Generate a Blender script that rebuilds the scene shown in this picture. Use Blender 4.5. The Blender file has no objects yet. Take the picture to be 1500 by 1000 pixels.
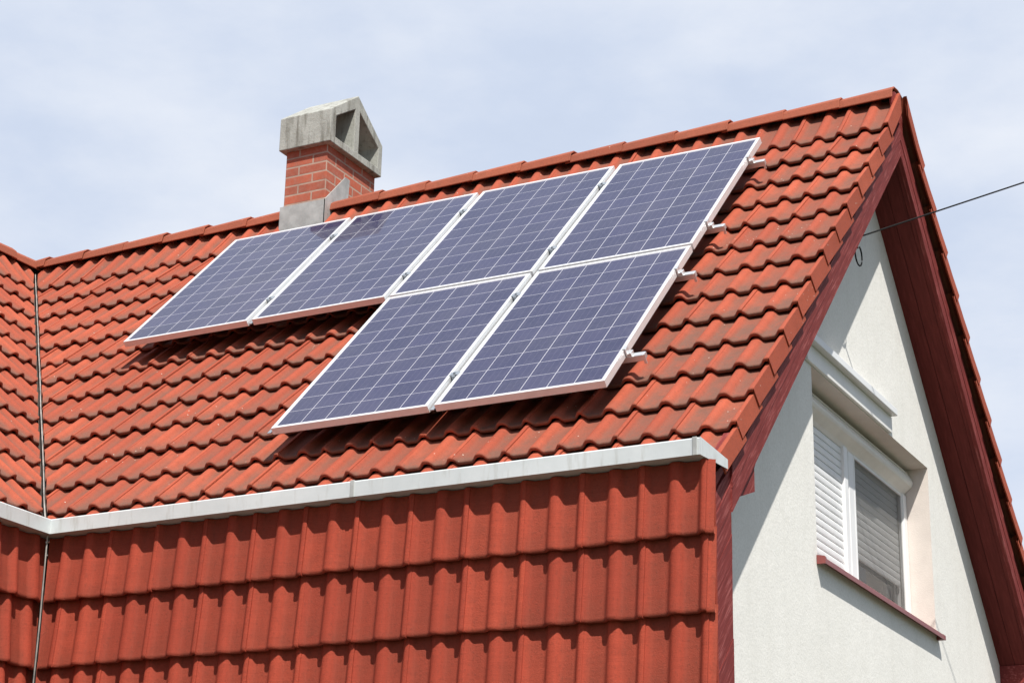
import bpy, bmesh, math, random
from mathutils import Vector, Matrix
random.seed(7)
V = Vector
S = bpy.context.scene
COL = S.collection
ZO = 7.2                                   # height of the roof datum above the ground
PITCH = 0.78932                            # 45.2 degrees
CT, ST = math.cos(PITCH), math.sin(PITCH)

# ------------------------------------------------------------------ helpers
def W(x, y, z): return V((x, y, z + ZO))

def tag(o, label=None, cat=None, group=None, kind=None):
    if label: o['label'] = label
    if cat: o['category'] = cat
    if group: o['group'] = group
    if kind: o['kind'] = kind
    return o

def empty(name, loc):
    o = bpy.data.objects.new(name, None); COL.objects.link(o)
    o.location = loc; o.empty_display_size = .2
    return o

def origin_of(o):
    p = V((0, 0, 0))
    while o is not None:
        p += V(o.location); o = o.parent
    return p

def obj(name, bm, mat, parent=None, smooth=False, bevel=0):
    """link a bmesh (built in world coordinates) as ONE mesh object"""
    org = origin_of(parent)
    for v in bm.verts: v.co -= org
    bmesh.ops.recalc_face_normals(bm, faces=bm.faces[:]) if not smooth else None
    me = bpy.data.meshes.new(name); bm.to_mesh(me); bm.free()
    mats = mat if isinstance(mat, (list, tuple)) else [mat]
    for m in mats: me.materials.append(m)
    o = bpy.data.objects.new(name, me); COL.objects.link(o)
    if parent: o.parent = parent
    if smooth:
        for p in me.polygons: p.use_smooth = True
    if bevel:
        b = o.modifiers.new('bevel', 'BEVEL'); b.width = bevel; b.segments = 2; b.limit_method = 'ANGLE'
    return o

def hexa(bm, pts):
    """8 points: bottom loop 0-3, top loop 4-7"""
    vs = [bm.verts.new(p) for p in pts]
    for f in ((3,2,1,0),(4,5,6,7),(0,1,5,4),(1,2,6,5),(2,3,7,6),(3,0,4,7)):
        bm.faces.new([vs[i] for i in f])
    return vs

def box(bm, x0, x1, y0, y1, z0, z1):
    return hexa(bm, [W(x0,y0,z0),W(x1,y0,z0),W(x1,y1,z0),W(x0,y1,z0),W(x0,y0,z1),W(x1,y0,z1),W(x1,y1,z1),W(x0,y1,z1)])

def prism_x(bm, poly, x0, x1):
    """polygon given in (y,z), extruded along X"""
    a = [bm.verts.new(W(x0, y, z)) for y, z in poly]; b = [bm.verts.new(W(x1, y, z)) for y, z in poly]
    n = len(poly)
    bm.faces.new(a[::-1]); bm.faces.new(b)
    for i in range(n): bm.faces.new([a[i], a[(i+1)%n], b[(i+1)%n], b[i]])

def prism_y(bm, poly, y0, y1):
    """polygon given in (x,z), extruded along Y"""
    a = [bm.verts.new(W(x, y0, z)) for x, z in poly]; b = [bm.verts.new(W(x, y1, z)) for x, z in poly]
    n = len(poly)
    bm.faces.new(a); bm.faces.new(b[::-1])
    for i in range(n): bm.faces.new([a[i], b[i], b[(i+1)%n], a[(i+1)%n]])

def tube(bm, pts, r, n=8):
    rings = []
    for i, p in enumerate(pts):
        t = (pts[min(i+1, len(pts)-1)] - pts[max(i-1, 0)]).normalized()
        a = t.cross(V((0, 0, 1)))
        if a.length < .3: a = t.cross(V((0, 1, 0)))
        a.normalize(); b = t.cross(a)
        rings.append([bm.verts.new(p + r*(math.cos(k*2*math.pi/n)*a + math.sin(k*2*math.pi/n)*b)) for k in range(n)])
    for i in range(len(rings)-1):
        for k in range(n): bm.faces.new([rings[i][k], rings[i][(k+1)%n], rings[i+1][(k+1)%n], rings[i+1][k]])
    bm.faces.new(rings[0][::-1]); bm.faces.new(rings[-1])

# ------------------------------------------------------------------ materials
def M(name):
    m = bpy.data.materials.new(name); m.use_nodes = True
    nt = m.node_tree; return m, nt, nt.nodes['Principled BSDF']

def N(nt, t, **kw):
    n = nt.nodes.new(t)
    for k, v in kw.items():
        if k in n.inputs: n.inputs[k].default_value = v
        else: setattr(n, k, v)
    return n

def math_n(nt, op, a, b=None, clamp=False):
    n = nt.nodes.new('ShaderNodeMath'); n.operation = op; n.use_clamp = clamp
    for i, x in enumerate((a, b)):
        if x is None: continue
        if isinstance(x, (int, float)): n.inputs[i].default_value = x
        else: nt.links.new(x, n.inputs[i])
    return n.outputs[0]

def ramp(nt, src, p0, p1, c0=(0,0,0,1), c1=(1,1,1,1)):
    r = nt.nodes.new('ShaderNodeValToRGB'); r.color_ramp.elements[0].position = p0; r.color_ramp.elements[1].position = p1
    r.color_ramp.elements[0].color = c0; r.color_ramp.elements[1].color = c1
    nt.links.new(src, r.inputs[0]); return r.outputs[0]

def mix(nt, fac, a, b, mode='MIX'):
    n = nt.nodes.new('ShaderNodeMix'); n.data_type = 'RGBA'; n.blend_type = mode
    for sock, x in ((n.inputs[0], fac), (n.inputs[6], a), (n.inputs[7], b)):
        if isinstance(x, (int, float)): sock.default_value = x
        elif isinstance(x, tuple): sock.default_value = x if len(x) == 4 else (*x, 1)
        else: nt.links.new(x, sock)
    return n.outputs[2]

def coords(nt, scale=(1,1,1), rot=(0,0,0)):
    tc = nt.nodes.new('ShaderNodeTexCoord'); mp = nt.nodes.new('ShaderNodeMapping')
    mp.inputs['Scale'].default_value = scale; mp.inputs['Rotation'].default_value = rot
    nt.links.new(tc.outputs['Object'], mp.inputs[0]); return mp.outputs[0]

def noise(nt, vec, scale, detail=4, rough=.55):
    n = N(nt, 'ShaderNodeTexNoise'); n.inputs['Scale'].default_value = scale
    n.inputs['Detail'].default_value = detail; n.inputs['Roughness'].default_value = rough
    nt.links.new(vec, n.inputs['Vector']); return n.outputs['Fac']

def bump(nt, bsdf, h, strength, dist=.01):
    b = nt.nodes.new('ShaderNodeBump'); b.inputs['Strength'].default_value = strength; b.inputs['Distance'].default_value = dist
    nt.links.new(h, b.inputs['Height']); nt.links.new(b.outputs[0], bsdf.inputs['Normal'])

def simple(name, col, rough=.6, metal=0, var=.12, scale=12, bmp=.15, bscale=120, bdist=.003):
    m, nt, b = M(name); c = coords(nt)
    n = noise(nt, c, scale, 5, .6)
    lo = tuple(x*(1-var) for x in col); hi = tuple(min(1, x*(1+var)) for x in col)
    nt.links.new(mix(nt, ramp(nt, n, .3, .7), lo, hi), b.inputs['Base Color'])
    b.inputs['Roughness'].default_value = rough; b.inputs['Metallic'].default_value = metal
    if bmp: bump(nt, b, noise(nt, c, bscale, 3), bmp, bdist)
    return m

def tile_material(name, base, dirt, dirt_amt, specks=True):
    m, nt, b = M(name); c = coords(nt)
    at = nt.nodes.new('ShaderNodeAttribute'); at.attribute_name = 'tile'
    sp = nt.nodes.new('ShaderNodeSeparateColor'); nt.links.new(at.outputs['Color'], sp.inputs[0])
    rnd, pan, butt = sp.outputs
    lo = (base[0]*.84, base[1]*.82, base[2]*.86); hi = (min(1, base[0]*1.10), base[1]*1.18, base[2]*1.2)
    col = mix(nt, rnd, lo, hi)
    big = noise(nt, c, 1.1, 3, .6); mid = noise(nt, c, 9, 5, .65); fine = noise(nt, c, 190, 3, .7)
    col = mix(nt, ramp(nt, mid, .35, .7), col, mix(nt, .5, col, tuple(x*.72 for x in base)))
    # grime sits in the pans and along the lower edge, in patches
    d = math_n(nt, 'MULTIPLY', pan, ramp(nt, mid, .28, .60, (.55,.55,.55,1), (1,1,1,1)))
    d = math_n(nt, 'MULTIPLY', d, ramp(nt, big, .25, .65, (.45,.45,.45,1), (1,1,1,1)))
    d2 = math_n(nt, 'MULTIPLY', math_n(nt, 'POWER', butt, 3), ramp(nt, mid, .25, .6))
    d = math_n(nt, 'ADD', d, math_n(nt, 'MULTIPLY', d2, .55), True)
    d = math_n(nt, 'MULTIPLY', d, ramp(nt, fine, .28, .6, (.45,.45,.45,1), (1,1,1,1)))
    d = math_n(nt, 'MULTIPLY', d, dirt_amt, True)
    col = mix(nt, d, col, dirt)
    grit = noise(nt, c, 75, 4, .75)
    col = mix(nt, math_n(nt, 'MULTIPLY', ramp(nt, grit, .52, .70), .38), col, tuple(x*.5 for x in dirt))
    # grain of the sanded surface
    col = mix(nt, ramp(nt, fine, .35, .7), mix(nt, .22, col, (.06,.02,.012)), col)
    if not specks:
        ms = nt.nodes.new('ShaderNodeMapping'); ms.inputs['Scale'].default_value = (6, 6, 190); nt.links.new(c, ms.inputs[0])
        sr = noise(nt, ms.outputs[0], 1.0, 4, .7)
        col = mix(nt, ramp(nt, sr, .35, .65), mix(nt, .30, col, tuple(x*.45 for x in base)), col)
    if specks:
        v = N(nt, 'ShaderNodeTexVoronoi'); v.inputs['Scale'].default_value = 26; nt.links.new(c, v.inputs['Vector'])
        s = ramp(nt, v.outputs['Distance'], .07, .12, (1,1,1,1), (0,0,0,1))
        s = math_n(nt, 'MULTIPLY', s, ramp(nt, noise(nt, c, 3.2, 2), .57, .63))
        col = mix(nt, math_n(nt, 'MULTIPLY', s, .8), col, (.62,.58,.5))
    nt.links.new(col, b.inputs['Base Color'])
    b.inputs['Roughness'].default_value = .82
    b.inputs['Specular IOR Level'].default_value = .3
    bump(nt, b, math_n(nt, 'ADD', fine, math_n(nt, 'MULTIPLY', grit, .8)), .55, .004)
    return m

def wood(name, base, ang, wear=1.0):
    """red painted, weathered boards; grain runs along direction ang in the YZ plane"""
    m, nt, b = M(name)
    c = coords(nt, (1, 1, 1), (-ang, 0, 0))
    mp = nt.nodes.new('ShaderNodeMapping'); mp.inputs['Scale'].default_value = (18, 1.6, 26); nt.links.new(c, mp.inputs[0])
    g = noise(nt, mp.outputs[0], 3.2, 7, .68); g2 = noise(nt, c, 6, 4)
    col = mix(nt, ramp(nt, g, .34, .68), tuple(x*.62 for x in base), base)
    col = mix(nt, math_n(nt, 'MULTIPLY', ramp(nt, g, .52, .66), ramp(nt, g2, .36, .62, (.15*wear,.15*wear,.15*wear,1), (.8*wear,.8*wear,.8*wear,1))), col, (base[0]*1.5+.05, base[1]*2.2+.05, base[2]*2.2+.05))
    nt.links.new(col, b.inputs['Base Color']); b.inputs['Roughness'].default_value = .7; b.inputs['Specular IOR Level'].default_value = .18
    bump(nt, b, g, .4, .004)
    return m

TILE = tile_material('roof_tile_clay', (.445, .088, .043), (.168, .090, .066), 1.05)
TILE_WALL = tile_material('wall_tile_clay', (.435, .061, .030), (.14, .058, .038), .45, False)
TILE_RIDGE = tile_material('ridge_tile_clay', (.42, .098, .050), (.20, .110, .07), .9)
WOOD = wood('red_wood', (.24, .041, .037), math.radians(45))
WOOD_BACK = wood('red_wood_back', (.24, .041, .037), math.radians(-45))
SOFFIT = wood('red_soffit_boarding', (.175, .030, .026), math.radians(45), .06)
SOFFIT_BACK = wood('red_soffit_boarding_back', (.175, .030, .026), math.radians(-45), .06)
PVC = simple('white_plastic', (.80, .81, .82), .35, 0, .03, 4, 0)
PVC_AGED = simple('aged_white_plastic', (.80, .79, .76), .4, 0, .08, 5, 0)
SLAT = simple('shutter_slat', (.78, .79, .80), .4, 0, .05, 9, 0)
GALV = simple('galvanised_sheet', (.63, .665, .68), .42, .25, .08, 7, .05, 30)
LEAD = simple('grey_flashing', (.40, .41, .40), .55, .2, .25, 9, .2, 40)
VALLEY = simple('gap_shade_valley_sheet', (.07, .055, .045), .7, .1, .5, 6, .1, 40)  # near-black brown paints the shade of the gap between the cut tiles
SEAM = simple('dull_seam_metal', (.30, .29, .27), .6, .1, .5, 8, 0)
RAIL = simple('rail_aluminium', (.72, .73, .74), .35, .7, .06, 20, 0)
STRIP = simple('dull_aluminium', (.36, .40, .44), .45, .6, .1, 20, 0)
FRAME = simple('anodised_frame', (.82, .83, .84), .4, .4, .04, 15, 0)
BLACK = simple('black_cable_sheath', (.006, .006, .007), .95, 0, .1, 20, 0)
SILL = simple('red_sill_metal', (.26, .07, .065), .38, .1, .1, 14, 0)
DECK = simple('dark_underlay', (.02, .014, .012), .9, 0, .2, 9, 0)
REVEAL = simple('reveal_plaster', (.70, .64, .595), .9, 0, .05, 9, .3, 160, .005)

def gutter_mat():
    m, nt, b = M('weathered_zinc'); c = coords(nt)
    mp = nt.nodes.new('ShaderNodeMapping'); mp.inputs['Scale'].default_value = (7, 7, 1.0); nt.links.new(c, mp.inputs[0])
    st = noise(nt, mp.outputs[0], 3, 5, .65); n = noise(nt, c, 3, 5, .6)
    col = mix(nt, ramp(nt, n, .3, .7), (.60,.635,.64), (.74,.765,.77))
    col = mix(nt, math_n(nt, 'MULTIPLY', ramp(nt, st, .55, .75), .45), col, (.33,.31,.25))
    nt.links.new(col, b.inputs['Base Color']); b.inputs['Roughness'].default_value = .45; b.inputs['Metallic'].default_value = .2
    bump(nt, b, n, .12, .02); return m
ZINC = gutter_mat()

def plaster():
    m, nt, b = M('rough_plaster'); c = coords(nt)
    n = noise(nt, c, 2.2, 5, .6); f = noise(nt, c, 70, 4, .7)
    col = mix(nt, ramp(nt, n, .3, .72), (.80,.793,.762), (.86,.853,.825))
    col = mix(nt, ramp(nt, f, .3, .6), (.74,.732,.70), col)
    nt.links.new(col, b.inputs['Base Color']); b.inputs['Roughness'].default_value = .95
    b.inputs['Specular IOR Level'].default_value = .15
    mp = nt.nodes.new('ShaderNodeMapping'); mp.inputs['Scale'].default_value = (5, 5, .5); nt.links.new(c, mp.inputs[0])
    st = noise(nt, mp.outputs[0], 1.6, 5, .6)
    col = mix(nt, math_n(nt, 'MULTIPLY', ramp(nt, st, .52, .72), .12), col, (.50,.48,.43))
    nt.links.new(col, b.inputs['Base Color'])
    bump(nt, b, math_n(nt, 'ADD', f, math_n(nt, 'MULTIPLY', noise(nt, c, 9, 3), 1.2)), .26, .008); return m
PLASTER = plaster()

def concrete():
    m, nt, b = M('weathered_concrete'); c = coords(nt)
    n = noise(nt, c, 5, 6, .7); f = noise(nt, c, 45, 5, .7)
    mp = nt.nodes.new('ShaderNodeMapping'); mp.inputs['Scale'].default_value = (9, 9, 1.2); nt.links.new(c, mp.inputs[0])
    st = noise(nt, mp.outputs[0], 2.2, 4, .6)
    col = mix(nt, ramp(nt, n, .3, .7), (.29,.295,.27), (.44,.45,.42))
    col = mix(nt, math_n(nt, 'MULTIPLY', ramp(nt, st, .5, .68), .75), col, (.13,.125,.105))
    col = mix(nt, math_n(nt, 'MULTIPLY', ramp(nt, f, .58, .72), .5), col, (.20,.17,.09))
    nt.links.new(col, b.inputs['Base Color']); b.inputs['Roughness'].default_value = .95
    bump(nt, b, f, .5, .008); return m
CONCRETE = concrete()

def brick_mat():
    m, nt, b = M('chimney_brick')
    uv = nt.nodes.new('ShaderNodeUVMap'); uv.uv_map = 'UVMap'
    br = nt.nodes.new('ShaderNodeTexBrick')
    br.offset = .5; br.inputs['Scale'].default_value = 1
    br.inputs['Brick Width'].default_value = .245; br.inputs['Row Height'].default_value = .0755
    br.inputs['Mortar Size'].default_value = .0075; br.inputs['Mortar Smooth'].default_value = .15
    br.inputs['Color1'].default_value = (.45,.105,.055,1); br.inputs['Color2'].default_value = (.34,.085,.05,1)
    br.inputs['Mortar'].default_value = (.42,.31,.25,1); br.inputs['Bias'].default_value = -.1
    nt.links.new(uv.outputs[0], br.inputs['Vector'])
    c = coords(nt); n = noise(nt, c, 22, 6, .7)
    col = mix(nt, math_n(nt, 'MULTIPLY', ramp(nt, n, .42, .72), .6), br.outputs['Color'], (.40,.19,.14))
    col = mix(nt, math_n(nt, 'MULTIPLY', ramp(nt, noise(nt, c, 4, 4), .48, .68), .35), col, (.12,.06,.045))
    nt.links.new(col, b.inputs['Base Color']); b.inputs['Roughness'].default_value = .9
    h = math_n(nt, 'ADD', math_n(nt, 'MULTIPLY', br.outputs['Fac'], -1), math_n(nt, 'MULTIPLY', n, .35))
    bump(nt, b, h, .6, .008); return m
BRICK = brick_mat()

def cells_mat():
    m, nt, b = M('solar_cells')
    uv = nt.nodes.new('ShaderNodeUVMap'); uv.uv_map = 'UVMap'
    sp = nt.nodes.new('ShaderNodeSeparateXYZ'); nt.links.new(uv.outputs[0], sp.inputs[0])
    u, v = sp.outputs[0], sp.outputs[1]           # in cells: 0..6, 0..10
    def line(x, half):
        d = math_n(nt, 'ABSOLUTE', math_n(nt, 'SUBTRACT', x, math_n(nt, 'ROUND', x)))
        return math_n(nt, 'SUBTRACT', 1, math_n(nt, 'SMOOTHSTEP' if False else 'GREATER_THAN', d, half))
    gu = line(u, .0125); gv = line(v, .009)
    # border outside the cell field
    out = math_n(nt, 'MAXIMUM', math_n(nt, 'MAXIMUM', math_n(nt, 'LESS_THAN', u, 0), math_n(nt, 'GREATER_THAN', u, 6)),
                 math_n(nt, 'MAXIMUM', math_n(nt, 'LESS_THAN', v, 0), math_n(nt, 'GREATER_THAN', v, 10)))
    grid = math_n(nt, 'MAXIMUM', math_n(nt, 'MAXIMUM', gu, gv), out)
    bus = line(math_n(nt, 'ADD', math_n(nt, 'MULTIPLY', u, 4), .5), .035)
    fl = nt.nodes.new('ShaderNodeVectorMath'); fl.operation = 'FLOOR'; nt.links.new(uv.outputs[0], fl.inputs[0])
    oi = nt.nodes.new('ShaderNodeObjectInfo')
    ad = nt.nodes.new('ShaderNodeVectorMath'); ad.operation = 'ADD'; nt.links.new(fl.outputs[0], ad.inputs[0]); nt.links.new(oi.outputs['Location'], ad.inputs[1])
    wn = nt.nodes.new('ShaderNodeTexWhiteNoise'); wn.noise_dimensions = '3D'; nt.links.new(ad.outputs[0], wn.inputs['Vector'])
    vo = N(nt, 'ShaderNodeTexVoronoi'); vo.inputs['Scale'].default_value = 9; nt.links.new(uv.outputs[0], vo.inputs['Vector'])
    g = nt.nodes.new('ShaderNodeSeparateColor'); nt.links.new(vo.outputs['Color'], g.inputs[0])
    col = mix(nt, wn.outputs['Value'], (.024,.025,.068), (.034,.034,.088))
    col = mix(nt, math_n(nt, 'MULTIPLY', g.outputs[0], .45), col, (.050,.048,.105))
    col = mix(nt, math_n(nt, 'MULTIPLY', bus, .10), col, (.35,.35,.40))
    col = mix(nt, grid, col, (.50,.50,.55))
    haze = noise(nt, coords(nt), 2.3, 6, .65)
    col = mix(nt, ramp(nt, haze, .42, .75, (.0,.0,.0,1), (.06,.06,.06,1)), col, (.42,.40,.38))  # faint grey reflection haze on the panels, put into the colour in patches
    nt.links.new(col, b.inputs['Base Color'])
    b.inputs['Roughness'].default_value = .5
    b.inputs['Specular IOR Level'].default_value = .0
    b.inputs['Coat Weight'].default_value = 1; b.inputs['Coat Roughness'].default_value = .035; b.inputs['Coat IOR'].default_value = 1.42
    return m
CELLS = cells_mat()

def screen_mat():
    m, nt, b = M('insect_screen_mesh')
    b.inputs['Base Color'].default_value = (.20,.195,.185,1); b.inputs['Roughness'].default_value = .8
    t = nt.nodes.new('ShaderNodeBsdfTransparent'); x = nt.nodes.new('ShaderNodeMixShader')
    x.inputs[0].default_value = .30
    nt.links.new(t.outputs[0], x.inputs[1]); nt.links.new(b.outputs[0], x.inputs[2])
    nt.links.new(x.outputs[0], nt.nodes['Material Output'].inputs[0]); return m
SCREEN = screen_mat()

def glass_mat():
    m, nt, b = M('window_glass')
    b.inputs['Base Color'].default_value = (.03,.032,.034,1); b.inputs['Roughness'].default_value = .05; return m
GLASS = glass_mat()

def grass_mat():
    m, nt, b = M('gravel_yard'); c = coords(nt)
    col = mix(nt, ramp(nt, noise(nt, c, .6, 6), .35, .65), (.045,.055,.03), (.075,.078,.05))
    nt.links.new(col, b.inputs['Base Color']); b.inputs['Roughness'].default_value = 1
    bump(nt, b, noise(nt, c, 25, 4), .6, .04); return m

# ------------------------------------------------------------------ tile sheets
TW = .305; H = .036
def prof(u):
    """height of one double-roll tile across its width (0..TW, a little beyond on the right)"""
    def hump(d, w, flat):
        d = abs(d)
        if d < flat: return 1 - .10*(d/flat)**2
        d = (d - flat)/(w - flat)
        return .90*math.cos(d*math.pi/2)**2 if d < 1 else 0
    h = hump(u-.150, .047, .016)
    if u < .034: h = .80*math.cos(min(1, max(0, u+.004)/.036)*math.pi/2)**2
    if u > .24:
        d = max(0, .288-u)
        h = max(h, math.cos(min(1, d/.034)*math.pi/2)**2 if u < .288 else 1 - .10*((u-.288)/.02)**2)
    return h*H
US = [-.004, .003, .010, .017, .024, .032, .06, .094] + [.102+.0097*i for i in range(11)] + [.225, .252] + [.256+.008*i for i in range(5)] + [.294, .301, .3065]

def tile_sheet(org, du, ds, n, u_lines, s_bottoms, gauge, flange=None, lap=.055, lift=.034, th=.019, long_top=True, hs=.86):
    """org: point at u=0,s=0 on the crest plane; u_lines: left interlock positions; s_bottoms: butt positions.
       flange=(+1) gives the last column a hanging verge plate"""
    bm = bmesh.new(); lay = bm.loops.layers.float_color.new('tile')
    for si, sb in enumerate(s_bottoms):
        for ui, u0 in enumerate(u_lines):
            r = random.random(); jh = random.uniform(-.0025, .0025); ju = random.uniform(-.0015, .0015); js = random.uniform(-.003, .003); jt = random.uniform(-.006, .006); jr = random.uniform(-.0045, .0045)
            rows = []
            data = []
            last = flange and ui == len(u_lines)-1
            us = US
            top = .30 if (si == 0 and long_top) else 0
            for (s, off, bt) in ((sb-gauge-lap-top, .022 if top else -lift*(gauge+lap)/gauge, 0), (sb-gauge*.5, .0 if top else -lift*.5, .25), (sb-.02, -.001, .9), (sb-.004, .0, 1), (sb, -.006, 1), (sb-.001, -th, 1), (sb-.03, -th-.004, 1)):
                row = []
                for u in us:
                    ph = (prof(u) if not (last and u > .280) else H)*hs
                    h = ph - H*hs + off + jh + jt*(u/TW-.5)
                    row.append((bm.verts.new(org + du*(u0+u+ju) + ds*(s+js+jr*u/TW) + n*h), max(0, 1 - ph/(H*hs)*1.5), bt))
                rows.append(row)
            for a, b in zip(rows, rows[1:]):
                for k in range(len(us)-1):
                    q = (a[k], b[k], b[k+1], a[k+1])
                    f = bm.faces.new([x[0] for x in q]); f.smooth = True
                    for l, x in zip(f.loops, q): l[lay] = (r, x[1], x[2], 1)
            # right edge: thin drop, or the verge plate
            u1 = us[-1]; dep = .098 if last else .008
            pr = []
            for row in rows[:5]:
                v = row[-1][0]
                w_ = (.004, .006, .010, .0105, .0105)[len(pr)]
                pr.append((bm.verts.new(v.co + du*(w_-.004)) if last else v, bm.verts.new(v.co - n*dep + du*(w_ if last else 0))))
            for a, b in zip(pr, pr[1:]):
                f = bm.faces.new([a[0], b[0], b[1], a[1]])
                for l in f.loops: l[lay] = (r, 0, .0, 1)
            if last:
                for k in range(4):                   # the arris between roll and plate
                    f = bm.faces.new([rows[k][-1][0], rows[k+1][-1][0], pr[k+1][0], pr[k][0]])
                    for l in f.loops: l[lay] = (r, 0, .2, 1)
                # thickness and lower edge of the plate
                inn = [bm.verts.new(p[1].co - du*.009) for p in pr]; inu = [bm.verts.new(p[0].co - du*.009 - n*.03) for p in pr]
                for k in range(len(pr)-1):
                    for q in ([pr[k][1], pr[k+1][1], inn[k+1], inn[k]], [inn[k], inn[k+1], inu[k+1], inu[k]]):
                        f = bm.faces.new(q)
                        for l in f.loops: l[lay] = (r, 0, 0, 1)
                f = bm.faces.new([pr[-1][0], inu[-1], inn[-1], pr[-1][1]])
                for l in f.loops: l[lay] = (r, 0, .2, 1)
    return bm

def cut(bm, p, nrm, keep_positive=True):
    bmesh.ops.bisect_plane(bm, geom=bm.verts[:]+bm.edges[:]+bm.faces[:], plane_co=p, plane_no=nrm,
                           clear_inner=keep_positive, clear_outer=not keep_positive)
    return bm

def drop_box(bm, x0, x1, y0, y1):
    """remove the tiles' faces inside a plan rectangle (where the chimney stands)"""
    kill = [f for f in bm.faces if x0 < f.calc_center_median().x < x1 and y0 < f.calc_center_median().y < y1]
    bmesh.ops.delete(bm, geom=kill, context='FACES')

# ------------------------------------------------------------------ house
YR = .46                 # ridge
XV = 4.90                # verge plane
XB0, XB1 = 4.852, 4.884  # bargeboard
XW = 4.62                # gable wall face
CRL = -.11               # crest plane, front slope: z = y + CRL ; back: z = -(y-2YR)+CRL
def zf(y, d=0): return (y-YR)*ST/CT + YR + CRL - d/CT      # front slope, d below crest plane (perpendicular)
def zb(y, d=0): return zf(2*YR-y, d)
XWR = -2.32              # wing ridge
house = empty('house', W(1.2, .46, -ZO))
tag(house, 'white gabled house with red tiled roof, tile hung front and brick chimney', 'house')

nF = V((0, -ST, CT)); dF = V((0, -CT, -ST)); eX = V((1, 0, 0))
nB = V((0, ST, CT)); dB = V((0, CT, -ST))
nWg = V((ST, 0, CT)); dWg = V((CT, 0, -ST)); eY = V((0, 1, 0))
ridgeF = W(0, YR, zf(YR))
s_ridge = YR/CT                                          # slope distance from y=0 up to the ridge
# butts measured from the panel datum (s down slope from y=0)
sF = [-.134+.322*k + s_ridge for k in range(0, 14)]
uF = [4.905-TW*(k+1) for k in range(25)][::-1]
bm = tile_sheet(ridgeF, eX, dF, nF, uF, sF, .322, flange=1)
cut(bm, W(XWR+.022, YR, 0), V((1, 1, 0)).normalized())
cut(bm, W(0, YR-.03, 0), V((0, -1, 0)))
drop_box(bm, .20, .60, .26, .9)
roof = obj('roof_tiles', bm, TILE, house)
# back slope (its verge edge shows on the right)
uB = [4.928-TW*(k+1) for k in range(24)][::-1]
bm = tile_sheet(ridgeF, eX, dB, nB, uB, sF, .322, flange=1)
cut(bm, W(0, YR+.03, 0), V((0, 1, 0)))
drop_box(bm, .20, .60, .2, .97)
roof_b = obj('roof_tiles', bm, TILE, house)
# wing slope facing +X
ridgeW = W(XWR, 0, zf(YR))
uW = [.9-TW*k for k in range(1, 24)]
bm = tile_sheet(ridgeW, eY, dWg, nWg, [-6.6+TW*k for k in range(25)], sF, .322)
cut(bm, W(XWR-.022, YR, 0), V((-1, -1, 0)).normalized())
cut(bm, W(XWR+.03, 0, 0), V((1, 0, 0)))
wing_roof = obj('roof_tiles', bm, TILE, house)
# wing slope facing -X, and the hip behind: plain continuation of the same tiling
bm = tile_sheet(W(XWR, 0, zf(YR)), eY, V((-CT, 0, -ST)), V((-ST, 0, CT)), [-6.6+TW*k for k in range(36)], sF, .322)
cut(bm, W(XWR, YR, 0), V((-1, -1, 0)).normalized())
cut(bm, W(XWR-.03, 0, 0), V((-1, 0, 0)))
obj('roof_tiles', bm, TILE, house)

# roof body below the tiles (dark underlay), closed
YE = -2.88
bm = bmesh.new()
prism_x(bm, [(YE, zf(YE, .085)), (YR, zf(YR, .085)), (2*YR-YE, zf(YE, .085)), (2*YR-YE, zf(YE, .30)), (YR, zf(YR, .30)), (YE, zf(YE, .30))], XWR, XB0-.001)
obj('roof_underlay', bm, DECK, house)
bm = bmesh.new()
XE = XWR + (YR-YE)
prism_y(bm, [(XE, zf(YE, .087)), (XWR, zf(YR, .087)), (2*XWR-XE, zf(YE, .087)), (2*XWR-XE, zf(YE, .30)), (XWR, zf(YR, .30)), (XE, zf(YE, .30))], -6.6, YR-.01)
obj('roof_underlay', bm, DECK, house)

# ridge tiles
def ridge_tile(x0, x1, axis='x', c=YR, zr=None):
    bm = bmesh.new(); lay = bm.loops.layers.float_color.new('tile')
    r = random.random(); dz = random.uniform(-.004, .004); tw = random.uniform(-.004, .004)
    z0 = .258 if zr is None else zr
    n = 6; rings = []
    spec = [(x0-.05, .136, .100), (x0+.1, .143, .106), (x1-.012, .153, .117), (x1, .155, .119)]
    for th in (0, .014):
        for (x, hw, hh) in spec:
            ring = []
            for k in range(n+1):
                a = math.pi*k/n
                cy = -math.cos(a); sy = math.sin(a)
                yy = (hw-th)*math.copysign(abs(cy)**.85, cy); zz = (hh-th)*abs(sy)**.8
                q = (x, c+yy+tw, z0+zz+dz) if axis == 'x' else (c-yy+tw, x, z0+zz+dz)
                ring.append(bm.verts.new(W(*q)))
            rings.append(ring)
    m = len(spec)
    def band(a, b):
        for k in range(n):
            f = bm.faces.new([a[k], a[k+1], b[k+1], b[k]])
            for l in f.loops: l[lay] = (r, .35, .1, 1)
    for i in range(m-1): band(rings[i], rings[i+1]); band(rings[m+i+1], rings[m+i])
    band(rings[m-1], rings[2*m-1]); band(rings[m], rings[0])
    for i in range(m-1):
        for k in (0, n):
            f = bm.faces.new([rings[i][k], rings[i+1][k], rings[m+i+1][k], rings[m+i][k]])
            for l in f.loops: l[lay] = (r, .1, 0, 1)
    return obj('ridge_tile', bm, TILE_RIDGE, roof, bevel=.006)
x1 = 4.885; x0 = 4.53
ks = 0
while x1 > XWR+.05:
    if not (x0 < .45 < x1): ridge_tile(max(x0, XWR-.05), x1)
    x1 = x0; x0 = x1-.39
y1 = YR+.02
for k in range(17): ridge_tile(y1-.39*(k+1), y1-.39*k-.0, 'y', XWR, .252)
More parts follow.
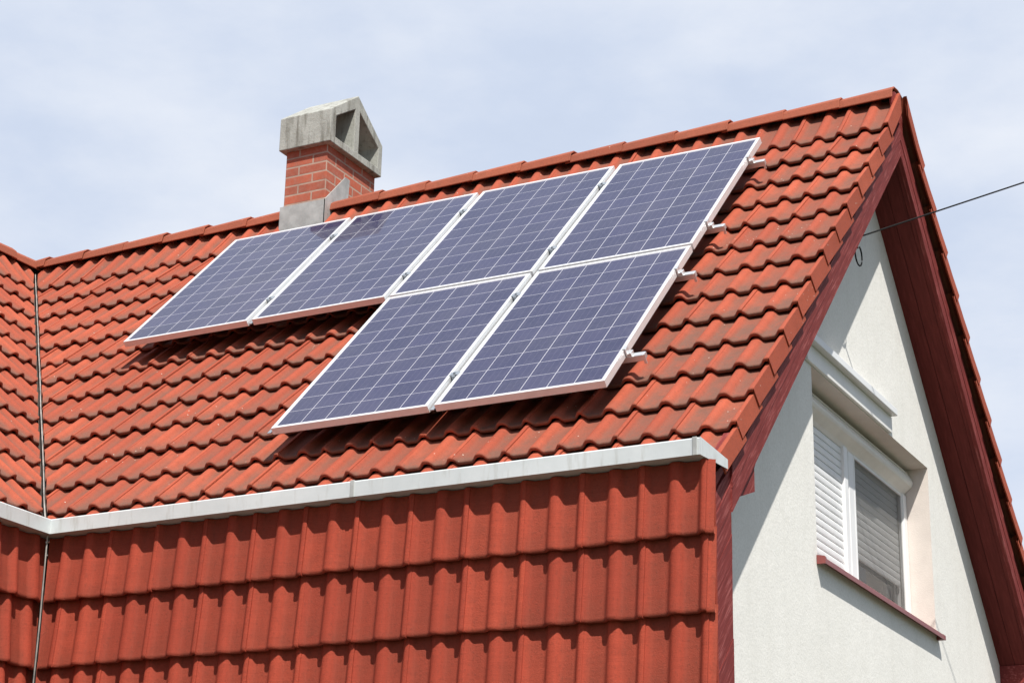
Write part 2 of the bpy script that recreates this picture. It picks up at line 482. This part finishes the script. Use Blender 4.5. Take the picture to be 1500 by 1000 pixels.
# end plate under the last ridge tile and the ridge board
bm = bmesh.new()
arch = [(YR-.134*math.cos(math.pi*k/12), .255+.096*math.sin(math.pi*k/12)) for k in range(13)]
prism_x(bm, arch+[(YR+.12, .18), (YR+.06, .06), (YR, .02), (YR-.05, .09), (YR-.11, .18)], 4.862, 4.876)
lay = bm.loops.layers.float_color.new('tile')
obj('ridge_end_cap', bm, WOOD, roof)
bm = bmesh.new(); box(bm, XWR, .22, YR-.035, YR+.035, zf(YR,.2), .335); box(bm, XWR-.035, XWR+.035, -6.5, YR+.03, zf(YR,.2), .334); box(bm, .6, 4.86, YR-.035, YR+.035, zf(YR,.2), .335)
obj('ridge_board', bm, DECK, house)

# valley metal, with its raised light seam
def valley_pt(y, d): return W(XWR+(YR-y), y, zf(y, d))
bm = bmesh.new()
for sgn in (0,):
    y0, y1_ = YR-.05, -2.87
    a, b = valley_pt(y0, .072), valley_pt(y1_, .072)
    wx, wy = V((.0, .14, .14)), V((.14, .0, .14))
    A = [bm.verts.new(p) for p in (a-V((.14,0,-.14)), a, a+V((0,0.0,0)), b-V((.14,0,-.14)), b)]
    f = bm.faces.new([bm.verts.new(a+V((-.12,0,.118))), bm.verts.new(a), bm.verts.new(b), bm.verts.new(b+V((-.12,0,.118)))])
    f = bm.faces.new([bm.verts.new(a), bm.verts.new(a+V((0,.12,.118))), bm.verts.new(b+V((0,.12,.118))), bm.verts.new(b)])
    for v in A: bm.verts.remove(v)
valley = obj('valley_flashing', bm, VALLEY, house)
bm = bmesh.new(); pts = []
for k in range(15):
    y = YR-.08 - k*(YR-.08+2.98)/14
    pts.append(valley_pt(y, .012) + V((random.uniform(-.004,.004), 0, 0)))
tube(bm, pts, .0042, 6)
obj('valley_seam', bm, SEAM, valley)

# ---------------------------------------------------------------- tile hung front
YT = -3.0; ZT = -2.96
rows = [-3.385+.353 - ZT, -3.385 - ZT, -3.385-.353 - ZT, -3.385-.706 - ZT, -3.385-1.059-ZT, -3.385-1.412-ZT]
rows = [-r for r in rows][1:]
uC = [4.895-TW*k for k in range(15)][::-1]
bm = tile_sheet(W(0, YT, ZT), eX, V((0, 0, -1)), V((0, -1, 0)), uC, rows, .353, flange=None, lap=.045, lift=.036, th=.017, long_top=False, hs=.84)
XCV = XWR + (YR-YT)          # corner of the two tile hung faces
cut(bm, W(XCV+.012, YT, 0), V((1, 1, 0)).normalized())
cut(bm, W(4.926, 0, 0), V((-1, 0, 0)))
cut(bm, W(0, 0, -3.031), V((0, 0, -1)))
clad = obj('tile_cladding', bm, TILE_WALL, house)
bm = tile_sheet(W(XCV, 0, ZT), eY, V((0, 0, -1)), V((1, 0, 0)), [-6.55+TW*k for k in range(13)], rows, .353, lap=.045, lift=.036, th=.017, long_top=False, hs=.84)
cut(bm, W(XCV-.012, YT, 0), V((-1, -1, 0)).normalized())
cut(bm, W(0, 0, -3.031), V((0, 0, -1)))
obj('tile_cladding', bm, TILE_WALL, house)
bm = bmesh.new()
box(bm, XCV-.30, XB0-.002, -2.905, -2.62, -4.79, -3.04)
box(bm, XCV-.35, XCV-.095, -6.5, -2.907, -4.79, -3.04)
obj('cladding_backing', bm, DECK, house)
bm = bmesh.new()
p0 = W(XCV+.004, YT-.004+.0, -3.03); 
tube(bm, [W(XCV-.006, YT-.006, -3.03), W(XCV-.003, YT-.003, -3.5), W(XCV-.005, YT-.006, -4.1), W(XCV-.004, YT-.004, -4.75)], .004, 6)
obj('corner_seam', bm, SEAM, clad)

# gutter: box section with lip, mitred at the inner corner
YG = -3.022; XG = XWR + (YR-YG)
def gutter_poly(yf, sgn=1):
    return [(yf, -3.027), (yf, -2.952), (yf+.004, -2.946), (yf+.010, -2.952), (yf+.006, -2.958), (yf+.006, -3.022), (yf+.135, -3.022), (yf+.135, -3.027)]
bm = bmesh.new()
gp = gutter_poly(0)
a = [bm.verts.new(W(XG - p[0], YG+p[0], p[1])) for p in gp]; b = [bm.verts.new(W(4.888, YG+p[0], p[1])) for p in gp]
for i in range(len(gp)): bm.faces.new([a[i], a[(i+1)%len(gp)], b[(i+1)%len(gp)], b[i]])
bm.faces.new(b)
c_ = [bm.verts.new(W(XG - p[0], -6.55, p[1])) for p in gp]
for i in range(len(gp)): bm.faces.new([a[i], c_[i], c_[(i+1)%len(gp)], a[(i+1)%len(gp)]])
bm.faces.new(c_[::-1])
gutter = obj('gutter', bm, ZINC, house)
bm = bmesh.new()                                            # end plate folded back to the verge
hexa(bm, [W(4.889,YG-.001,-3.029),W(4.928,YG+.235,-3.040),W(4.925,YG+.236,-3.040),W(4.885,YG+.002,-3.029),
          W(4.889,YG-.001,-2.944),W(4.928,YG+.235,-2.995),W(4.925,YG+.236,-2.995),W(4.885,YG+.002,-2.944)])
obj('end_plate', bm, ZINC, gutter)
for xj in (3.05, 4.862):
    bm = bmesh.new()
    box(bm, xj-.011, xj+.011, YG-.005, YG+.012, -3.030, -2.943)
    obj('joint_clip', bm, LEAD, gutter, bevel=.002)

# ---------------------------------------------------------------- gable
# wall with the window opening
WY0, WY1, WZ0, WZ1 = -.68, 1.632, -2.962, -1.842
YL = -2.60; YRt = 2*YR-YL
def soff(y): return zf(y, .312) if y <= YR else zb(y, .312)
bm = bmesh.new()
def quad(p): bm.faces.new([bm.verts.new(W(XW, *q)) for q in p])
quad([(YL,-ZO),(WY0,-ZO),(WY0,soff(WY0)+.03),(YL,soff(YL)+.03)])
quad([(WY0,-ZO),(WY1,-ZO),(WY1,WZ0),(WY0,WZ0)])
bm.faces.new([bm.verts.new(W(XW, *q)) for q in [(WY0,WZ1),(WY1,WZ1),(WY1,soff(WY1)+.03),(YR,soff(YR)+.03),(WY0,soff(WY0)+.03)]])
quad([(WY1,-ZO),(YRt,-ZO),(YRt,soff(YRt)+.03),(WY1,soff(WY1)+.03)])
bmesh.ops.remove_doubles(bm, verts=bm.verts, dist=.0005)
obj('gable_wall', bm, PLASTER, house)
bm = bmesh.new()
box(bm, XCV-.2, XW-.004, -2.60, -2.58, -ZO, -4.6); box(bm, XCV-.22, XCV-.2, -6.4, -2.58, -ZO, -4.6)
box(bm, XWR, XW-.004, YRt-.02, YRt, -ZO, -2.9); box(bm, -5.6, XCV-.2, -6.42, -6.4, -ZO, -2.9); box(bm, -5.62, -5.6, -6.42, YRt, -ZO, -2.9)
prism_y(bm, [(XCV-.2,-3.3),(XWR,zf(YR,.32)),(-5.6,-3.3)], -6.42, -6.40)
obj('house_wall', bm, PLASTER, house)
# window reveals
bm = bmesh.new()
XF = 4.435
for q in ([(XW,WY1,WZ0),(XW,WY1,WZ1),(XF-.06,WY1,WZ1),(XF-.06,WY1,WZ0)], [(XW,WY0,WZ0),(XF-.06,WY0,WZ0),(XF-.06,WY0,WZ1),(XW,WY0,WZ1)],
          [(XW,WY0,WZ1),(XF-.06,WY0,WZ1),(XF-.06,WY1,WZ1),(XW,WY1,WZ1)], [(XW,WY0,WZ0),(XW,WY1,WZ0),(XF-.06,WY1,WZ0),(XF-.06,WY0,WZ0)]):
    bm.faces.new([bm.verts.new(W(*p)) for p in q])
obj('window_reveal', bm, REVEAL, house)

# bargeboards: an upper and a lower plank with a groove, on both slopes
def slope_plank(bm, z_of, y0, y1, d0, d1, x0, x1_):
    """plank between perpendicular depths d0,d1 below the crest plane"""
    hexa(bm, [W(x0,y0,z_of(y0,d1)),W(x1_,y0,z_of(y0,d1)),W(x1_,y1,z_of(y1,d1)),W(x0,y1,z_of(y1,d1)),
              W(x0,y0,z_of(y0,d0)),W(x1_,y0,z_of(y0,d0)),W(x1_,y1,z_of(y1,d0)),W(x0,y1,z_of(y1,d0))])
for (z_of, ya, yb, mat, nm) in ((zf, -2.62, YR, WOOD, 'front'), (zb, YR+.001, 2*YR+2.62, WOOD_BACK, 'back')):
    bm = bmesh.new()
    slope_plank(bm, z_of, ya, yb, .150, .232, XB0, XB1)
    slope_plank(bm, z_of, ya, yb, .235, .312, XB0, XB1-.003)
    slope_plank(bm, z_of, ya, yb, .09, .149, XB0, XB1-.010)
    obj('bargeboard', bm, mat, house)
    # soffit boarding behind the bargeboard
    bm = bmesh.new()
    for (xa, xb, dd) in ((XW-.03, 4.728, .309), (4.731, 4.826, .307), (4.829, XB0-.001, .311)):
        slope_plank(bm, z_of, ya, yb, dd-.02, dd, xa, xb)
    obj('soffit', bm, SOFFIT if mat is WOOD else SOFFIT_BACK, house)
bm = bmesh.new()
prism_y(bm, [(XE, zf(YE, .06)), (XWR, zf(YR, .06)), (2*XWR-XE, zf(YE, .06)), (2*XWR-XE, zf(YE, .315)), (XWR, zf(YR, .315)), (XE, zf(YE, .315))], -6.64, -6.602)
box(bm, XE-.35, XE+.02, -6.64, -6.602, -4.8, zf(YE, .318))
obj('bargeboard', bm, WOOD, house)
# boarded return under the eaves, front and back: diagonal boards
def strip(y0, y1, sgn, mat):
    """sgn=+1: boards rise with +y (front)"""
    bm = bmesh.new()
    z = -5.2
    while z < -2.7:
        lo, hi = z, z+.118
        def zz(y, q): return q + sgn*(y-(y0 if sgn > 0 else y1))*ST/CT
        jit = random.uniform(-.0015, .0015)
        pts = []
        top = lambda y: min(zf(y, .02) if sgn > 0 else zb(y, .15), -2.98)
        a = [(y0, zz(y0, lo)), (y1, zz(y1, lo)), (y1, min(zz(y1, hi), top(y1))), (y0, min(zz(y0, hi), top(y0)))]
        a = [(y, max(q, -4.82)) for y, q in a]
        if a[3][1]-a[0][1] > .002 or a[2][1]-a[1][1] > .002:
            if a[3][1]-a[0][1] < .002: a = a[:3]
            elif a[2][1]-a[1][1] < .002: a = [a[0], a[1], a[3]]
            prism_x(bm, a, XB0-.012, XB1-.012+jit)
        z += .1215
    return obj('corner_boarding', bm, mat, house)
strip(-2.935, -2.612, 1, WOOD)
strip(2*YR+2.32, 2*YR+2.93, -1, WOOD_BACK)
bm = bmesh.new(); prism_x(bm, [(3.24,-4.8),(3.84,-4.8),(3.84,zb(3.84,.315)),(3.24,zb(3.24,.315))], XW-.02, XB0-.014)
obj('return_side_board', bm, WOOD_BACK, house)
# plank end below the bargeboard's foot
bm = bmesh.new(); box(bm, 4.874, 4.918, -2.931, -2.915, -4.8, -3.10); obj('corner_batten', bm, TILE_WALL, house)
bm = bmesh.new(); prism_x(bm, [(-2.60,-3.13),(-2.285,-3.015),(-2.285,-2.90),(-2.17,-2.70),(-2.60,-3.10)], 4.845, 4.866)
prism_x(bm, [(-2.59,-3.11),(-2.30,-3.01),(-2.30,-2.86),(-2.59,-3.08)], XW-.01, 4.843)
obj('plank_end', bm, WOOD, house)

# ---------------------------------------------------------------- window
bm = bmesh.new()
def frame_ring(bm, y0, y1, z0, z1, w, x0, x1_):
    box(bm, x0, x1_, y0, y0+w, z0, z1); box(bm, x0, x1_, y1-w, y1, z0, z1)
    box(bm, x0, x1_, y0+w, y1-w, z1-w, z1); box(bm, x0, x1_, y0+w, y1-w, z0, z0+w)
frame_ring(bm, WY0+.003, WY1-.003, WZ0+.004, WZ1-.004, .05, XF-.055, XF-.012)
box(bm, XF-.055, XF-.014, .42, .52, WZ0+.054, WZ1-.054)
window = obj('window', bm, PVC, house, bevel=.004)
window['label'] = 'wide white plastic window with closed left shutter and screened right half'
for (ya, yb) in ((WY0+.004, WY0+.055), (.335, .405), (.455, .555), (WY1-.07, WY1-.004)):
    bm = bmesh.new(); box(bm, XF-.010, XF+.030 - (.012 if ya == .455 else 0), ya, yb, WZ0+.012, -2.02)
    obj('guide_rail', bm, PVC, window, bevel=.004)
bm = bmesh.new(); box(bm, XF-.010, XF+.004, .407, .453, WZ0+.012, -2.02); obj('mullion', bm, PVC, window)
for (ya, yb) in ((WY0+.06, .415), (.525, WY1-.06)):
    bm = bmesh.new(); box(bm, XF-.050, XF-.044, ya, yb, WZ0+.056, WZ1-.056); obj('pane', bm, GLASS, window)
def shutter(ya, yb, zbot, ztop, x, label):
    bm = bmesh.new(); pitch = .046; z = zbot
    while z < ztop:
        p = [(x-.004, z), (x+.004, z+.001), (x+.0062, z+.008), (x+.0072, z+.021), (x+.0066, z+.034), (x+.0035, z+.0415), (x-.001, z+.043), (x-.001, z+.0455), (x-.004, z+.0455)]
        prism_y(bm, p, ya, yb); z += pitch
    o = obj('roller_shutter', bm, SLAT, window); o['label'] = label; return o
shutter(WY0+.050, .337, WZ0+.014, -1.99, XF+.004, 'fully lowered white slatted shutter')
shutter(.557, WY1-.072, WZ0+.31, -1.99, XF-.022, 'half lowered shutter behind grey insect screen')
bm = bmesh.new(); box(bm, XF+.012, XF+.0125, .556, WY1-.071, WZ0+.013, -2.03)
obj('insect_screen', bm, SCREEN, window)
bm = bmesh.new(); frame_ring(bm, .553, WY1-.066, WZ0+.012, -2.022, .016, XF+.006, XF+.020); obj('screen_frame', bm, PVC, window)
# roller box with rounded nose
bm = bmesh.new()
xb = XF+.082; zt = -1.868; zl = -2.028
pl = [(XF-.01, zt), (xb-.028, zt), (xb-.026, zt-.022), (xb-.012, zt-.026)] + \
     [(xb-.035+.035*math.cos(a), zt-.068+.042*math.sin(a)) for a in [math.pi/2*.8, math.pi*.25, 0, -.35, -.8, -1.2]] + [(xb-.058, zl+.022), (XF+.01, zl), (XF-.01, zl)]
prism_y(bm, pl, WY0+.004, WY1-.005)
obj('shutter_box', bm, PVC_AGED, window, bevel=.003)
# sill: folded red sheet with drip edge
bm = bmesh.new()
prism_y(bm, [(XF-.03, WZ0+.010), (XW+.046, WZ0-.006), (XW+.052, WZ0-.012), (XW+.052, WZ0-.038), (XW+.046, WZ0-.038), (XW+.044, WZ0-.014), (XF-.03, WZ0+.004)], WY0+.001, WY1-.001)
prism_y(bm, [(XW+.002, WZ0+.006), (XW+.046, WZ0-.004), (XW+.0535, WZ0-.010), (XW+.0535, WZ0-.039), (XW+.002, WZ0-.039)], WY1, WY1+.035)
prism_y(bm, [(XW+.002, WZ0+.012), (XW+.046, WZ0+.004), (XW+.0535, WZ0-.004), (XW+.0535, WZ0-.039), (XW+.002, WZ0-.039)], WY0-.018, WY0)
obj('window_sill', bm, SILL, window)
# hood above the window
bm = bmesh.new(); box(bm, XW+.001, XW+.062, -.80, .79, -1.728, -1.682)
hood = obj('window_hood', bm, PVC, house, bevel=.004)
bm = bmesh.new(); prism_x(bm, [(-.79, -1.838), (.78, -1.838), (.80, -1.82), (.80, -1.729), (-.79, -1.729)], XW+.001, XW+.020)
obj('hood_panel', bm, PVC_AGED, hood, bevel=.004)

# ---------------------------------------------------------------- chimney
CX0, CX1, CY0, CY1 = .215, .58, .276, .952
bm = bmesh.new(); uvl = bm.loops.layers.uv.new('UVMap')
box(bm, CX0, CX1, CY0, CY1, -.35, .785)
for f in bm.faces:
    nn = f.normal if f.normal.length else None
    f.normal_update(); nn = f.normal
    for l in f.loops:
        p = l.vert.co
        l[uvl].uv = ((p.x - CX1 + .245*10, p.z+.012) if abs(nn.y) > .5 else (p.y - CY0 + .245*10, p.z+.012) if abs(nn.x) > .5 else (p.x, p.y))
chim = obj('chimney', bm, BRICK, house, bevel=.004)
chim['label'] = 'red brick chimney with gabled concrete cap'
# concrete cap: gabled shell, open at both ends, with a partition
KX0, KX1, KY0, KY1 = .175, .63, .225, .965; KM = .59
Z0, Z1, Z2 = .775, 1.04, 1.305
bm = bmesh.new()
w = .075
outer = [(KY0,Z0),(KY1,Z0),(KY1,Z1),(KM,Z2),(KY0,Z1)]
def roofz(y, k): return (Z1+(Z2-Z1)*(y-KY0)/(KM-KY0) if y < KM else Z1+(Z2-Z1)*(KY1-y)/(KY1-KM)) - k
pc = .032; tk = .085
L = [(KY0+w, Z0+.06), (KM-pc, Z0+.06), (KM-pc, roofz(KM-pc, tk+.02)), (KY0+w, roofz(KY0+w, tk))]
Rr = [(KM+pc, Z0+.06), (KY1-w*.8, Z0+.06), (KY1-w*.8, roofz(KY1-w*.8, tk)), (KM+pc, roofz(KM+pc, tk+.02))]
def endcap(x, flip):
    vs = {}
    def g(p):
        if p not in vs: vs[p] = bm.verts.new(W(x, *p))
        return vs[p]
    o = outer; midb = (KM, Z0)
    fs = [[o[0], midb, L[1], L[0]], [o[0], L[0], L[3], o[4]], [o[4], L[3], L[2], o[3]], [midb, Rr[0], Rr[3], o[3], L[2], L[1]],
          [midb, o[1], Rr[1], Rr[0]], [o[1], o[2], Rr[2], Rr[1]], [o[2], o[3], Rr[3], Rr[2]]]
    for q in fs: bm.faces.new([g(p) for p in (q[::-1] if flip else q)])
    return vs
a = endcap(KX1, False); b = endcap(KX0, True)
o = [outer[0], (KM, Z0)] + outer[1:]
for loop in (o, L, Rr):
    for i in range(len(loop)):
        p, q = loop[i], loop[(i+1)%len(loop)]
        bm.faces.new([a[p], a[q], b[q], b[p]])
obj('chimney_cap', bm, CONCRETE, chim, bevel=.006)
# flashing: front apron and stepped side sheet
bm = bmesh.new()
box(bm, CX0-.022, CX1+.012, CY0-.014, CY0-.003, .0, .325)
prism_x(bm, [(CY0-.014, .10), (CY0-.014, .325), (CY0+.02, .36), (YR+.06, .60), (YR+.12, .60), (YR+.10, .30), (YR, .24)], CX1+.004, CX1+.014)
prism_x(bm, [(CY0-.002, .12), (CY0-.002, .325), (YR+.06, .58), (YR+.12, .60), (YR, .24)], CX0-.014, CX0-.003)
obj('flashing', bm, LEAD, chim)

# ---------------------------------------------------------------- solar panels
CAM = V((8.14950238, -10.9972941, -5.55612338))
KS = .9864
PWd, PHt, GC, GR = .992*KS, 1.65*KS, .0423*KS, .0302*KS
O0 = CAM + KS*(V((0, 0, 0)) - CAM)         # top left corner of the array, on the panels' top plane
def PP(u, s, h=0):                          # point on the array plane
    p = O0 + eX*u + dF*s + nF*h
    return W(p.x, p.y, p.z)
def pbox(bm, u0, u1, s0, s1, h0, h1):
    return hexa(bm, [PP(u0,s1,h0),PP(u1,s1,h0),PP(u1,s0,h0),PP(u0,s0,h0),PP(u0,s1,h1),PP(u1,s1,h1),PP(u1,s0,h1),PP(u0,s0,h1)])
FT = .040; FW = .017
pos = [(i*(PWd+GC), 0) for i in range(4)] + [(i*(PWd+GC), PHt+GR) for i in (2, 3)]
plabels = ['solar panel at the left end of the upper row, above bare tiles',
           'solar panel just below the chimney, showing the dark reflection of the chimney',
           'third solar panel from the left in the upper row, with another panel below it',
           'solar panel at the top right, closest to the ridge end of the roof',
           'left panel of the lower row, its left edge beside bare roof tiles',
           'lower right solar panel, closest to the gutter corner and gable edge']
def make_panel():
    u0, s0 = pos[0]
    e = empty('solar_panel', PP(u0+PWd/2, s0+PHt/2, -FT))
    bm = bmesh.new()
    pbox(bm, u0, u0+FW, s0, s0+PHt, -FT, 0); pbox(bm, u0+PWd-FW, u0+PWd, s0, s0+PHt, -FT, 0)
    pbox(bm, u0+FW, u0+PWd-FW, s0, s0+FW, -FT, 0); pbox(bm, u0+FW, u0+PWd-FW, s0+PHt-FW, s0+PHt, -FT, 0)
    obj('frame', bm, FRAME, e)
    bm = bmesh.new(); uvl = bm.loops.layers.uv.new('UVMap')
    vs = pbox(bm, u0+FW, u0+PWd-FW, s0+FW, s0+PHt-FW, -.010, -.0025)
    cw, chh = (PWd-2*FW-.012)/6, (PHt-2*FW-.016)/10
    loc = {}
    for v, (uu, ss) in zip(vs, [(0,1),(1,1),(1,0),(0,0)]*2):
        loc[v] = ((uu*(PWd-2*FW)-.006)/cw, (ss*(PHt-2*FW)-.008)/chh)
    for f in bm.faces:
        for l in f.loops: l[uvl].uv = loc[l.vert]
    obj('cell_sheet', bm, CELLS, e)
    bm = bmesh.new(); pbox(bm, u0+PWd*.44, u0+PWd*.56, s0+.10, s0+.20, -.032, -.0105); obj('junction_box', bm, BLACK, e)
    return e
first = make_panel()
base = PP(pos[0][0]+PWd/2, pos[0][1]+PHt/2, -FT)
for i, (u, s) in enumerate(pos):
    if i == 0: e = first
    else:
        e = first.copy(); COL.objects.link(e)
        for ch in list(first.children):
            c = ch.copy(); COL.objects.link(c); c.parent = e
    e.location = PP(u+PWd/2, s+PHt/2, -FT)
    tag(e, plabels[i], 'solar panel', 'solar panels on the roof')
# mounting rails with clamps and hooks
UE = 4*PWd+3*GC
def clamp_u(u0): return u0
def rail(s, ua, ub, label):
    e = empty('mounting_rail', PP((ua+ub)/2, s, -.085)); tag(e, label, 'rail', 'panel mounting rails')
    bm = bmesh.new()
    pbox(bm, ua, ub, s-.020, s+.020, -FT-.036, -FT-.001)
    obj('rail_profile', bm, RAIL, e, bevel=.003)
    bm = bmesh.new(); pbox(bm, ub, ub+.005, s-.017, s+.017, -FT-.029, -FT-.002); pbox(bm, ub-.008, ub+.006, s+.010, s+.017, -FT-.055, -FT-.0305); obj('rail_end', bm, RAIL, e)
    bm = bmesh.new()                         # end clamp
    pbox(bm, UE+.002, UE+.032, s-.022, s+.022, -FT, -.022); pbox(bm, UE-.010, UE+.010, s-.022, s+.022, .001, .006); pbox(bm, UE+.002, UE+.010, s-.022, s+.022, -.022, .001)
    obj('end_clamp', bm, RAIL, e, bevel=.002)
    for i in range(1, 4):
        u = i*(PWd+GC) - GC/2
        if u < ua: continue
        bm = bmesh.new(); pbox(bm, u-.028, u+.028, s-.018, s+.018, .001, .004); pbox(bm, u-.010, u+.010, s-.03, s+.03, -FT, .001)
        pbox(bm, u-.006, u+.006, s-.006, s+.006, .006, .012)
        obj('mid_clamp', bm, STRIP, e)
    u = ua+.25
    while u < ub-.3:
        bm = bmesh.new(); pbox(bm, u-.016, u+.016, s-.02, s+.07, -FT-.040, -FT-.035); pbox(bm, u-.016, u+.016, s+.064, s+.07, -FT-.085, -FT-.040)
        obj('roof_hook', bm, RAIL, e); u += .9
for s, ua, lb in ((.33*KS, .02, 'silver rail end nearest the ridge, sticking out right of the top right panel'),
                  (1.333*KS, .02, 'silver rail end just above the joint between upper and lower panels'),
                  (1.988*KS, 2*(PWd+GC)+.02, 'silver rail end just below the joint between upper and lower panels'),
                  (2.975*KS, 2*(PWd+GC)+.02, 'silver rail end nearest the gutter, right of the lowest panel')):
    rail(s, ua, UE+.095, lb)
# aluminium strips seen in the gaps between the panel columns
for k, i in enumerate((1, 2, 3)):
    u = i*(PWd+GC) - GC/2
    bm = bmesh.new()
    s1 = PHt if i < 2 else 2*PHt+GR
    pbox(bm, u-.012, u+.012, .01, s1+.004, -.030, -.024)
    o = empty('gap_strip', PP(u, s1/2, -.03))
    obj('strip', bm, STRIP, o)
    tag(o, ['silver strip in the gap between the first and second upper panels', 'silver strip in the gap right of the panel below the chimney',
            'long silver strip between the two right hand panel columns'][k], 'strip', 'strips between panel columns')

# ---------------------------------------------------------------- cable
cab = empty('overhead_cable', W(4.80, -.402, -.986))
tag(cab, 'thin black cable running from under the gable eaves towards the upper right', 'cable')
P0 = V((4.80, -.402, -.986)); D0 = V((6.26, .84, -.14)) - P0
bm = bmesh.new(); pts = []
for k in range(25):
    t = (k/24)**1.6*12.5
    p = P0 + D0*t; pts.append(W(p.x, p.y, p.z + .0035*t*t - .003*t))
tube(bm, pts, .0050)
obj('cable_run', bm, BLACK, cab)
bm = bmesh.new(); pts = []
for k in range(22):
    a = math.pi*.42 + 2*math.pi*k/21*1.02
    pts.append(W(4.800+.012*k/21, -.290+.056*math.cos(a), -1.052+.060*math.sin(a)))
tube(bm, pts, .0048)
obj('cable_loop', bm, BLACK, cab)
bm = bmesh.new(); tube(bm, [W(4.795,-.402,-.93), W(4.795,-.402,-.975), W(4.805,-.40,-.992)], .007)
obj('wall_bracket', bm, GALV, cab, bevel=.003)

# ---------------------------------------------------------------- ground
bm = bmesh.new()
g = [bm.verts.new(V((x, y, 0))) for x, y in ((-600,-600),(600,-600),(600,600),(-600,600))]; bm.faces.new(g)
tag(obj('ground', bm, grass_mat()), kind='structure')

# ---------------------------------------------------------------- sky and sun
SUN = V((.28, -.325, .622)).normalized()
elev = math.asin(SUN.z); azim = math.atan2(SUN.x, SUN.y)
wld = bpy.data.worlds.new('World'); S.world = wld; wld.use_nodes = True
nt = wld.node_tree; bg = nt.nodes['Background']
sky = nt.nodes.new('ShaderNodeTexSky'); sky.sky_type = 'NISHITA'; sky.sun_disc = False
sky.sun_elevation = elev; sky.sun_rotation = azim; sky.air_density = 1.0; sky.dust_density = 1.5
tc = nt.nodes.new('ShaderNodeTexCoord')
mp = nt.nodes.new('ShaderNodeMapping'); mp.inputs['Scale'].default_value = (1.6, 1.6, 3.4); nt.links.new(tc.outputs['Generated'], mp.inputs[0])
n1 = noise(nt, mp.outputs[0], 2.6, 7, .52)
n2 = noise(nt, mp.outputs[0], 6.5, 6, .6)
cl = math_n(nt, 'ADD', math_n(nt, 'MULTIPLY', n1, .7), math_n(nt, 'MULTIPLY', n2, .3))
cover = ramp(nt, cl, .36, .60, (.86,.86,.86,1), (1,1,1,1))
vd = nt.nodes.new('ShaderNodeVectorMath'); vd.operation = 'DOT_PRODUCT'; vd.inputs[1].default_value = (-.6, .69, .4); nt.links.new(tc.outputs['Generated'], vd.inputs[0]); dt = vd.outputs['Value']
cover = math_n(nt, 'MULTIPLY', cover, ramp(nt, dt, .15, .62, (.22,.22,.22,1), (1,1,1,1)))
shade = ramp(nt, cl, .40, .68, (4.60,5.16,6.25,1), (5.75,5.95,6.35,1))
col = mix(nt, cover, mix(nt, 1.0, sky.outputs[0], (.6,.6,.6,1), 'MULTIPLY'), shade)
nt.links.new(col, bg.inputs['Color']); bg.inputs['Strength'].default_value = .10
sl = bpy.data.lights.new('sun', 'SUN'); sl.energy = 4.1; sl.angle = math.radians(.5); sl.color = (1, .95, .87)
so = bpy.data.objects.new('sun', sl); COL.objects.link(so)
so.rotation_euler = SUN.to_track_quat('Z', 'Y').to_euler(); so.location = (10, -20, 30)

# ---------------------------------------------------------------- camera
yaw, pit, rol = -4.87625287e-01, 3.41404306e-01, 2.04678126e-02
f = V((math.sin(yaw)*math.cos(pit), math.cos(yaw)*math.cos(pit), math.sin(pit)))
rt = V((math.cos(yaw), -math.sin(yaw), 0)); up = rt.cross(f)
r2 = math.cos(rol)*rt + math.sin(rol)*up; u2 = -math.sin(rol)*rt + math.cos(rol)*up
cam = bpy.data.cameras.new('camera'); co = bpy.data.objects.new('camera', cam); COL.objects.link(co)
mw = Matrix((r2, u2, -f)).transposed().to_4x4(); mw.translation = V((CAM.x, CAM.y, CAM.z+ZO)); co.matrix_world = mw
cam.sensor_width = 36; cam.lens = 2912.23/1500*36; cam.clip_end = 3000
S.camera = co
S.view_settings.view_transform = 'Standard'; S.view_settings.look = 'None'
S.view_settings.exposure = .60; S.view_settings.gamma = 1
